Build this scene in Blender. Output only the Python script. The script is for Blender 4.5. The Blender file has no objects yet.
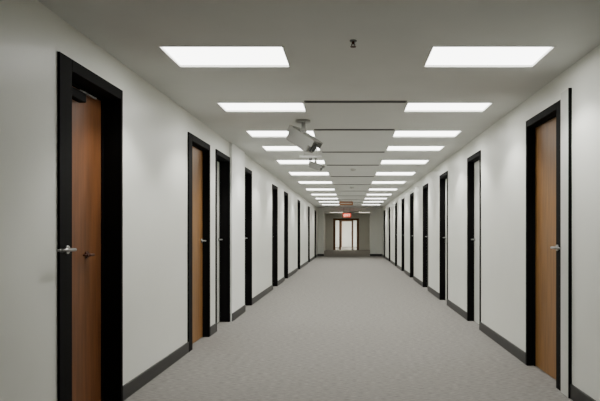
import bpy, bmesh, math, random
from mathutils import Vector, Matrix
random.seed(4)
sc = bpy.context.scene
H = 2.4; XL = -1.62; XR = 1.60; YB = -9; YE = 30.0; DT = 2.2; YD = 40.0

# ---------------------------------------------------------------- materials
def newmat(name):
    m = bpy.data.materials.new(name); m.use_nodes = True
    nt = m.node_tree; b = nt.nodes['Principled BSDF']
    return m, nt, b
def L(c):
    return tuple(((x/255)/12.92 if x/255 <= .04045 else ((x/255+.055)/1.055)**2.4) for x in c)+(1,)
def simple(name, col, rough=.5, metal=0, noise=0, nscale=30, bump=0, bscale=200, stretch=(1,1,1), spec=.5):
    m, nt, b = newmat(name)
    b.inputs['Roughness'].default_value = rough
    b.inputs['Metallic'].default_value = metal
    b.inputs['Specular IOR Level'].default_value = spec
    c = L(col); b.inputs['Base Color'].default_value = c
    tc = nt.nodes.new('ShaderNodeTexCoord'); mp = nt.nodes.new('ShaderNodeMapping')
    mp.inputs['Scale'].default_value = stretch
    nt.links.new(tc.outputs['Object'], mp.inputs[0])
    if noise:
        n = nt.nodes.new('ShaderNodeTexNoise'); n.inputs['Scale'].default_value = nscale; n.inputs['Detail'].default_value = 5
        nt.links.new(mp.outputs[0], n.inputs['Vector'])
        r = nt.nodes.new('ShaderNodeValToRGB')
        r.color_ramp.elements[0].position = .3; r.color_ramp.elements[1].position = .7
        r.color_ramp.elements[0].color = tuple(x*(1-noise) for x in c[:3])+(1,)
        r.color_ramp.elements[1].color = tuple(min(1, x*(1+noise)) for x in c[:3])+(1,)
        nt.links.new(n.outputs['Fac'], r.inputs[0]); nt.links.new(r.outputs[0], b.inputs['Base Color'])
    if bump:
        n = nt.nodes.new('ShaderNodeTexNoise'); n.inputs['Scale'].default_value = bscale; n.inputs['Detail'].default_value = 3
        nt.links.new(mp.outputs[0], n.inputs['Vector'])
        bu = nt.nodes.new('ShaderNodeBump'); bu.inputs['Strength'].default_value = bump; bu.inputs['Distance'].default_value = .005
        nt.links.new(n.outputs['Fac'], bu.inputs['Height']); nt.links.new(bu.outputs[0], b.inputs['Normal'])
    return m
def emis(name, col, s):
    m, nt, b = newmat(name)
    b.inputs['Base Color'].default_value = L(col)
    b.inputs['Emission Color'].default_value = L(col); b.inputs['Emission Strength'].default_value = s
    return m

M_wall = simple('wall_vinyl', (226,227,219), .36, noise=.015, nscale=3, bump=.12, bscale=160)
M_pil = simple('wall_panel_white', (242,243,239), .4, bump=.1, bscale=160)
M_ceil = simple('ceiling_plaster', (211,212,208), .9, noise=.03, nscale=2, bump=.1, bscale=120)
M_floor = simple('carpet_grey', (130,127,122), .95, noise=.30, nscale=38, bump=1, bscale=100, stretch=(.5,2.6,1), spec=.15)
M_base = simple('baseboard_dark', (42,41,39), .5)
M_black = simple('frame_black', (12,11,11), .7, spec=.08)
M_woodL = simple('door_wood_brown', (110,69,40), .4, noise=.25, nscale=5, stretch=(6,6,.5), spec=.3)
M_woodR = simple('door_wood_tan', (130,92,50), .4, noise=.2, nscale=5, stretch=(6,6,.5), spec=.3)
M_woodE = simple('door_wood_faded', (118,84,58), .45, noise=.15, nscale=5, stretch=(6,6,.5), spec=.3)
M_leafG = simple('door_leaf_grey', (200,201,194), .45, noise=.02)
M_steel = simple('steel_satin', (150,150,148), .35, metal=1)
M_bronze = simple('bronze_dark', (70,38,24), .4, metal=.6)
M_white = simple('plastic_white', (205,205,200), .4)
M_cam = simple('plastic_camera_grey', (165,165,160), .4)
M_grey = simple('plastic_grey', (100,100,98), .5)
M_dk = simple('slot_dark', (30,30,30), .7)
M_glassdk = simple('lens_glass', (8,8,10), .08)
M_panel = emis('diffuser_glow', (255,255,251), 8)
M_lobby = emis('lobby_diffuser_glow', (255,250,240), 30)
M_vest = emis('vestibule_diffuser_glow', (255,246,230), 4.5)
M_exit = emis('exit_red', (255,60,20), 1.0)
M_sign = simple('sign_amber', (150,96,50), .5)
M_letter = emis('exit_letters', (255,225,200), 2)

# ---------------------------------------------------------------- mesh builder
class MB:
    def __init__(s): s.bm = bmesh.new(); s.mats = []
    def mi(s, m):
        if m not in s.mats: s.mats.append(m)
        return s.mats.index(m)
    def _tag(s, vs, m, mat):
        if mat is not None: bmesh.ops.transform(s.bm, matrix=mat, verts=vs)
        i = s.mi(m); fs = set(f for v in vs for f in v.link_faces)
        for f in fs: f.material_index = i
        return fs
    def box(s, x0,x1,y0,y1,z0,z1, m, bev=0, mat=None):
        r = bmesh.ops.create_cube(s.bm, size=1)
        vs = r['verts']
        for v in vs:
            v.co = Vector(((x0+x1)/2+v.co.x*abs(x1-x0), (y0+y1)/2+v.co.y*abs(y1-y0), (z0+z1)/2+v.co.z*abs(z1-z0)))
        s._tag(vs, m, mat)
        if bev:
            es = list(set(e for v in vs for e in v.link_edges))
            bmesh.ops.bevel(s.bm, geom=es, offset=bev, segments=2, affect='EDGES', profile=.5)
    def cyl(s, p0, p1, r, m, r2=None, seg=16, mat=None):
        p0 = Vector(p0); p1 = Vector(p1); d = p1-p0
        q = d.to_track_quat('Z','Y').to_matrix().to_4x4()
        g = bmesh.ops.create_cone(s.bm, cap_ends=True, segments=seg, radius1=r, radius2=r if r2 is None else r2, depth=d.length)
        bmesh.ops.transform(s.bm, matrix=Matrix.Translation((p0+p1)/2) @ q, verts=g['verts'])
        fs = s._tag(g['verts'], m, mat)
        for f in fs:
            if len(f.verts) == 4: f.smooth = True
    def obj(s, name, parent=None, loc=(0,0,0)):
        me = bpy.data.meshes.new(name); s.bm.normal_update(); s.bm.to_mesh(me); s.bm.free()
        for m in s.mats: me.materials.append(m)
        o = bpy.data.objects.new(name, me); sc.collection.objects.link(o); o.location = loc
        if parent: o.parent = parent
        return o
def empty(name, loc=(0,0,0)):
    e = bpy.data.objects.new(name, None); e.empty_display_size = .2; e.location = loc
    sc.collection.objects.link(e); return e

# ---------------------------------------------------------------- doors
left = [dict(y0=3.32,y1=4.245,rec=.125,leaf=M_woodL,cn=.15,cf=.03,ch=.07),
        dict(y0=5.98,y1=6.90,rec=.06,leaf=M_woodR,cn=.14,cf=.05,ch=.07),
        dict(y0=7.22,y1=8.05,rec=.12,leaf=M_leafG,cn=.03,cf=.05,ch=.06),
        dict(y0=9.05,y1=9.85,rec=.10,leaf=M_leafG,cn=.03,cf=.05,ch=.06)]
for y in (13.35,15.6,19.4,24.0,28.3):
    left.append(dict(y0=y-.88,y1=y,rec=.12,leaf=M_leafG,cn=.05,cf=.10,ch=.06))
right = [dict(y0=4.50,y1=5.42,rec=.06,leaf=M_woodR,cn=.12,cf=.04,ch=.06),
         dict(y0=7.33,y1=8.14,rec=.07,leaf=M_leafG,cn=.03,cf=.06,ch=.06)]
for y in (10.65,13.1,15.9,18.5,21.2,24.6,28.2):
    right.append(dict(y0=y-.85,y1=y,rec=.08,leaf=M_leafG,cn=.03,cf=.07,ch=.06))

WT = .22
def wall(name, xw, s, doors, y0, y1):
    b = MB(); y = y0
    for d in doors:
        b.box(xw, xw+s*WT, y, d['y0'], 0, H, M_wall)
        b.box(xw, xw+s*WT, d['y0'], d['y1'], DT, H, M_wall)
        y = d['y1']
    b.box(xw, xw+s*WT, y, y1, 0, H, M_wall)
    b.obj(name)
    bb = MB(); y = y0
    for d in doors+[dict(y0=y1,y1=y1)]:
        bb.box(xw, xw-s*.014, y, d['y0']-.0, 0, .105, M_base, bev=.003); y = d['y1']
    bb.obj('baseboard_'+name.split('_')[1])
wall('wall_left', XL, -1, left, YB, YE)
wall('wall_right', XR, 1, right, YB, YE)

dn = [0]
def lever(parent, name, x, y, z, s, mat, dirY, ln=.12):
    b = MB()
    b.cyl((x,y,z),(x-s*.010,y,z),.024,mat,seg=24)
    b.cyl((x-s*.008,y,z),(x-s*.050,y,z),.009,mat)
    b.cyl((x-s*.046,y-dirY*.008,z),(x-s*.046,y+dirY*ln,z),.009,mat)
    b.cyl((x-s*.046,y+dirY*ln,z),(x-s*.028,y+dirY*(ln+.012),z),.009,mat,r2=.006)
    b.obj(name, parent)
def door(xw, s, d, idx):
    dn[0] += 1
    e = empty('door_%d' % dn[0], (xw, (d['y0']+d['y1'])/2, 0))
    inv = Vector((-e.location.x, -e.location.y, 0))
    y0,y1,rec = d['y0'],d['y1'],d['rec']; cn,cf,ch = d['cn'],d['cf'],d['ch']
    xa = xw-s*.014; xb = xw+s*(rec+.06)
    f = MB()
    f.box(xa,xb,y0,y0+cn,0,DT,M_black,bev=.003)
    f.box(xa,xb,y1-cf,y1,0,DT,M_black,bev=.003)
    f.box(xa,xb,y0+cn,y1-cf,DT-ch,DT,M_black,bev=.003)
    f.box(xw+s*(rec-.012),xw+s*rec,y0+cn,y0+cn+.012,0,DT-ch,M_black)
    f.box(xw+s*(rec-.012),xw+s*rec,y1-cf-.012,y1-cf,0,DT-ch,M_black)
    f.box(xw+s*(rec-.012),xw+s*rec,y0+cn,y1-cf,DT-ch-.012,DT-ch,M_black)
    f.obj('frame', e, inv)
    l = MB()
    l.box(xw+s*rec, xw+s*(rec+.045), y0+cn+.002, y1-cf-.002, .006, DT-ch-.002, d['leaf'], bev=.002)
    for z in (.25,1.1,1.9):
        l.cyl((xw+s*(rec-.006),y0+cn+.02,z),(xw+s*(rec-.006),y0+cn+.02,z+.09),.007,M_steel)
    l.obj('leaf', e, inv)
    xs = xw+s*rec
    if idx == ('L',0):
        lever(e,'handle_leaf',xs,3.97,1.05,s,M_bronze,-1,.10)
        lever(e,'handle_jamb',xa,3.40,1.10,s,M_steel,-1,.16)
        c = MB()
        c.box(xs, xs-s*.05, 3.62,3.86,2.03,2.09,M_black,bev=.006)
        c.box(xs-s*.02, xs-s*.035, 3.80,4.05,2.095,2.105,M_steel)
        c.obj('closer', e, inv)
    elif idx == ('R',0):
        lever(e,'handle',xa,4.58,1.08,s,M_steel,-1,.14)
        g = MB()
        g.box(xw, xw-s*.022, 4.335,4.498,0,DT+.04,M_leafG,bev=.004)
        g.box(xw, xw-s*.024, 4.326,4.334,0,DT+.04,M_black)
        g.obj('casing_outer', e, inv)
    else:
        lever(e,'handle',xs,y1-cf-.07,1.1,s,M_steel,-1,.10)
    for c in e.children:
        c.location = inv
for i,d in enumerate(left): door(XL,-1,d,('L',i))
for i,d in enumerate(right): door(XR,1,d,('R',i))

b = MB(); b.box(XL, XL+.035, 8.06, 9.04, .0, H, M_pil, bev=.003); b.box(XL+.035, XL+.047, 8.06,9.04,0,.105,M_base); b.obj('wall_panel')

# ---------------------------------------------------------------- light rows and ceiling with troffer openings
PX = [(-1.24,-.43),(.53,1.33)]
rows = [(3.87,4.36),(5.56,5.98),(7.1,7.58),(8.37,8.86),(10,10.6),(12,12.7),(14.2,14.9),(16.6,17.3),(18.9,19.6),(21.2,21.9),
        (23.5,24.2),(26,26.7),(33,33.7),(36.5,37.2),(41,41.7),(43,43.7),(45.5,46.2)]
YZ = 48
b = MB(); xa, xb = XL-WT, XR+WT; HT = H+.14
y = YB-.2
for (a,c) in rows:
    b.box(xa,xb,y,a,H,HT,M_ceil)
    b.box(xa,PX[0][0],a,c,H,HT,M_ceil); b.box(PX[0][1],PX[1][0],a,c,H,HT,M_ceil); b.box(PX[1][1],xb,a,c,H,HT,M_ceil)
    y = c
b.box(xa,xb,y,YZ+.2,H,HT,M_ceil)
b.obj('ceiling')
b = MB(); b.box(xa, xb, YB-.2, YZ+.2, -.1, 0, M_floor); b.obj('floor')
b = MB(); b.box(XL-WT, XR+WT, YB-.2, YB, 0, H, M_wall); b.obj('wall_back')
def panel(x0,x1,y0,y1,pm,watts):
    b = MB(); w=.010; zb=H-.004; zt=H+.12
    b.box(x0,x1,y0,y0+w,zb,zt,M_white); b.box(x0,x1,y1-w,y1,zb,zt,M_white)
    b.box(x0,x0+w,y0+w,y1-w,zb,zt,M_white); b.box(x1-w,x1,y0+w,y1-w,zb,zt,M_white)
    b.box(x0+w,x1-w,y0+w,y1-w,H+.012,H+.05,pm)
    cx,cy=(x0+x1)/2,(y0+y1)/2
    bmesh.ops.translate(b.bm, verts=b.bm.verts, vec=(-cx,-cy,-H))
    o = b.obj('ceiling_light_panel', None, (cx,cy,H))
    if watts:
        ld = bpy.data.lights.new('added_scallop_spot','SPOT'); ld.energy=watts; ld.spot_size=math.radians(118); ld.spot_blend=.4  # added spot, not a fixture: strengthens the panel's light scallops on the wall
        ld.shadow_soft_size=.03; ld.color=(1,.99,.955)
        lo = bpy.data.objects.new('added_scallop_spot', ld); sc.collection.objects.link(lo); lo.parent=o
        lo.location=(-.2 if cx<0 else .2,0,-.02)
for (a,c) in rows:
    for (p,q) in PX:
        if a<30: panel(p,q,a,c, M_panel, 48*((c-a)/.5)**.8)
        else: panel(p,q,a,c, M_vest if a<40 else M_lobby, 0)
for (a,c) in [(5.48,5.54),(6.99,7.05),(8.95,9.02),(10.7,10.78),(12.9,12.98),(15.1,15.18),(17.5,17.58),(19.8,19.9),(22.1,22.2),(24.4,24.5)]:
    b = MB(); x0,x1=-.42,.52; zb=H-.008
    b.box(x0,x1,a,a+.006,zb,H,M_grey); b.box(x0,x1,c-.006,c,zb,H,M_grey)
    b.box(x0,x0+.012,a+.006,c-.006,zb,H,M_grey); b.box(x1-.012,x1,a+.006,c-.006,zb,H,M_grey)
    b.box(x0+.012,x1-.012,a+.006,c-.006,H-.004,H,M_dk)
    y=(a+c)/2; b.box(x0+.012,x1-.012,y-.003,y+.003,zb+.002,H-.004,M_dk)
    b.obj('ceiling_air_slot')

# ---------------------------------------------------------------- far end
px0, px1 = -1.3, 1.0
b = MB()
b.box(XL-WT, px0, YE, YE+.16, 0, H, M_wall); b.box(px1, XR+WT, YE, YE+.16, 0, H, M_wall)
b.box(px0, px1, YE, YE+.16, 2.25, H, M_wall); b.obj('wall_end')
b = MB(); b.box(XL, px0, YE-.014, YE, 0, .105, M_base); b.box(px1, XR, YE-.014, YE, 0, .105, M_base); b.obj('baseboard_end')
b = MB(); b.box(XL-WT,XL,YE+.16,YZ,0,H,M_wall); b.obj('wall_lobby_left')
b = MB(); b.box(XR,XR+WT,YE+.16,YZ,0,H,M_wall); b.obj('wall_lobby_right')
b = MB(); b.box(XL-WT,XR+WT,YZ,YZ+.15,0,H,M_pil); b.obj('wall_lobby_end')
ox0, ox1, oz = -1.02, .50, 2.02
b = MB()
b.box(XL, ox0-.1, YD, YD+.16, 0, H, M_wall); b.box(ox1+.1, XR, YD, YD+.16, 0, H, M_wall)
b.box(ox0-.1, ox1+.1, YD, YD+.16, oz+.08, H, M_wall); b.obj('wall_vestibule')
dn[0] += 1
e = empty('door_%d' % dn[0], ((ox0+ox1)/2, YD, 0)); inv = Vector((-e.location.x,-YD,0))
b = MB()
b.box(ox0-.1,ox0+.05,YD-.02,YD+.18,0,oz+.08,M_woodE,bev=.004)
b.box(ox1-.05,ox1+.1,YD-.02,YD+.18,0,oz+.08,M_woodE,bev=.004)
b.box(ox0+.05,ox1-.05,YD-.02,YD+.18,oz-.05,oz+.08,M_woodE,bev=.004)
b.box(-.72,-.60,YD+.02,YD+.14,0,oz-.05,M_woodE,bev=.004)
b.box(.10,.22,YD+.02,YD+.14,0,oz-.05,M_woodE,bev=.004)
b.obj('frame', e, inv)
b = MB()
for (p,q) in ((YD+.16,YD+.26),(YD+.80,YD+.90)): b.box(.12,.165,p,q,.01,oz-.06,M_woodE,bev=.003)
b.box(.12,.165,YD+.26,YD+.80,.01,.24,M_woodE,bev=.003)
b.box(.12,.165,YD+.26,YD+.80,oz-.18,oz-.06,M_woodE,bev=.003)
b.cyl((.10,YD+.84,.95),(.10,YD+.84,1.25),.012,M_steel)
b.obj('leaf', e, inv)
dn[0] += 1
e = empty('door_%d' % dn[0], (-.25, YZ, 0)); inv = Vector((.25,-YZ,0))
b = MB(); b.box(-.75,-.65,YZ-.03,YZ,0,2.15,M_woodE); b.box(.15,.25,YZ-.03,YZ,0,2.15,M_woodE); b.box(-.65,.15,YZ-.03,YZ,2.05,2.15,M_woodE); b.obj('frame', e, inv)
b = MB(); b.box(-.645,.145,YZ-.02,YZ,.005,2.045,M_white); b.obj('leaf', e, inv)
lever(e,'handle',0,0,0,1,M_steel,-1)
h = e.children[-1]; h.rotation_euler = (0,0,math.radians(90)); h.location = (.33, -.02, 1.05)

# ---------------------------------------------------------------- CCTV camera
def cctv(x,y,k,yaw,pitch,drop=.07):
    b = MB()
    b.cyl((0,0,0),(0,0,-.018),.06,M_cam,seg=28)
    b.cyl((0,0,-.015),(0,0,-drop),.018,M_cam)
    b.cyl((0,-.028,-drop-.005),(0,.028,-drop-.005),.026,M_cam)
    T = Matrix.Translation((0,0,-drop-.012)) @ Matrix.Rotation(yaw,4,'Z') @ Matrix.Rotation(pitch,4,'Y')
    n0 = set(b.bm.verts)
    b.box(-.10,.15,-.06,.06,-.13,-.012,M_cam,bev=.014)
    bmesh.ops.transform(b.bm, matrix=T, verts=[v for v in b.bm.verts if v not in n0])
    b.box(-.11,.185,-.067,.067,-.010,-.002,M_cam,mat=T)
    b.box(-.11,.185,-.071,-.065,-.06,-.002,M_cam,mat=T)
    b.box(-.11,.185,.065,.071,-.06,-.002,M_cam,mat=T)
    b.cyl((.148,0,-.07),(.166,0,-.07),.045,M_grey,seg=28,mat=T)
    b.cyl((.160,0,-.07),(.170,0,-.07),.033,M_glassdk,seg=28,mat=T)
    b.cyl((-.10,0,-.07),(-.13,0,-.07),.012,M_grey,mat=T)
    bmesh.ops.scale(b.bm, vec=(k,k,k), verts=b.bm.verts)
    b.obj('security_camera', None, (x,y,H-.001))
cctv(-.50, 6.45, 1.25, math.radians(-30), math.radians(32), .085)
cctv(-.55, 9.6, .8, math.radians(-20), math.radians(20), .10)

b = MB()
b.cyl((-.08,0,0),(-.08,0,-.20),.006,M_white); b.cyl((.08,0,0),(.08,0,-.20),.006,M_white)
b.box(-.15,.15,-.02,.02,-.225,-.195,M_white,bev=.005)
b.cyl((0,0,-.225),(0,0,-.26),.022,M_grey,r2=.014)
b.obj('ceiling_sensor_bar', None, (-.52, 7.9, H))

b = MB()
b.cyl((0,0,0),(0,0,-.006),.022,M_grey,seg=28)
b.cyl((0,0,-.004),(0,0,-.024),.009,M_bronze)
b.cyl((-.010,0,-.022),(-.010,0,-.038),.0025,M_bronze,seg=8); b.cyl((.010,0,-.022),(.010,0,-.038),.0025,M_bronze,seg=8)
b.cyl((0,0,-.038),(0,0,-.041),.018,M_bronze,seg=20)
b.obj('ceiling_sprinkler', None, (.02,3.76,H))
for (x,y) in ((.06,11.4),(.05,16)):
    b = MB(); b.cyl((0,0,0),(0,0,-.02),.055,M_white,seg=28); b.cyl((0,0,-.02),(0,0,-.045),.045,M_white,r2=.03,seg=28)
    b.obj('smoke_detector', None, (x,y,H))

b = MB()
b.cyl((-.15,0,0),(-.15,0,-.30),.006,M_grey); b.cyl((.15,0,0),(.15,0,-.30),.006,M_grey)
n0=set(b.bm.verts)
b.box(-.20,.20,-.03,.03,-.34,-.14,M_exit,bev=.006)
def ltr(segs,x):
    for (a,c,d,f) in segs: b.box(x+a*.06,x+c*.06,-.034,-.030,-.30+d*.12,-.30+f*.12,M_letter)
ltr([(0,.25,0,1),(.25,1,0,.16),(.25,.8,.42,.58),(.25,1,.84,1)],-.15)
ltr([(0,.3,0,.4),(.7,1,0,.4),(.3,.7,.4,.6),(0,.3,.6,1),(.7,1,.6,1)],-.07)
ltr([(.3,.7,0,1)],.01)
ltr([(.35,.65,0,.84),(0,1,.84,1)],.08)
bmesh.ops.translate(b.bm, verts=[v for v in b.bm.verts if v not in n0], vec=(0,0,-.14))
b.obj('exit_sign', None, (-.15,29.3,H))
b = MB()
b.box(-.26,.26,-.025,.025,-.17,-.03,M_sign,bev=.005); b.cyl((-.2,0,0),(-.2,0,-.035),.006,M_grey); b.cyl((.2,0,0),(.2,0,-.035),.006,M_grey)
b.box(-.22,.22,-.029,-.025,-.115,-.085,M_white)
b.obj('hanging_sign', None, (-.15,23,H))

w = bpy.data.worlds.new('World'); sc.world = w; w.use_nodes = True
w.node_tree.nodes['Background'].inputs[0].default_value=(.02,.02,.02,1)

cd = bpy.data.cameras.new('Camera'); cam = bpy.data.objects.new('Camera', cd); sc.collection.objects.link(cam)
cam.location=(0,0,1.2); cam.rotation_euler=(math.radians(90),0,0)
cd.lens=36; cd.sensor_width=36; cd.shift_x=-50/600; cd.shift_y=31.5/600; cd.clip_start=.05; cd.clip_end=200
sc.camera=cam
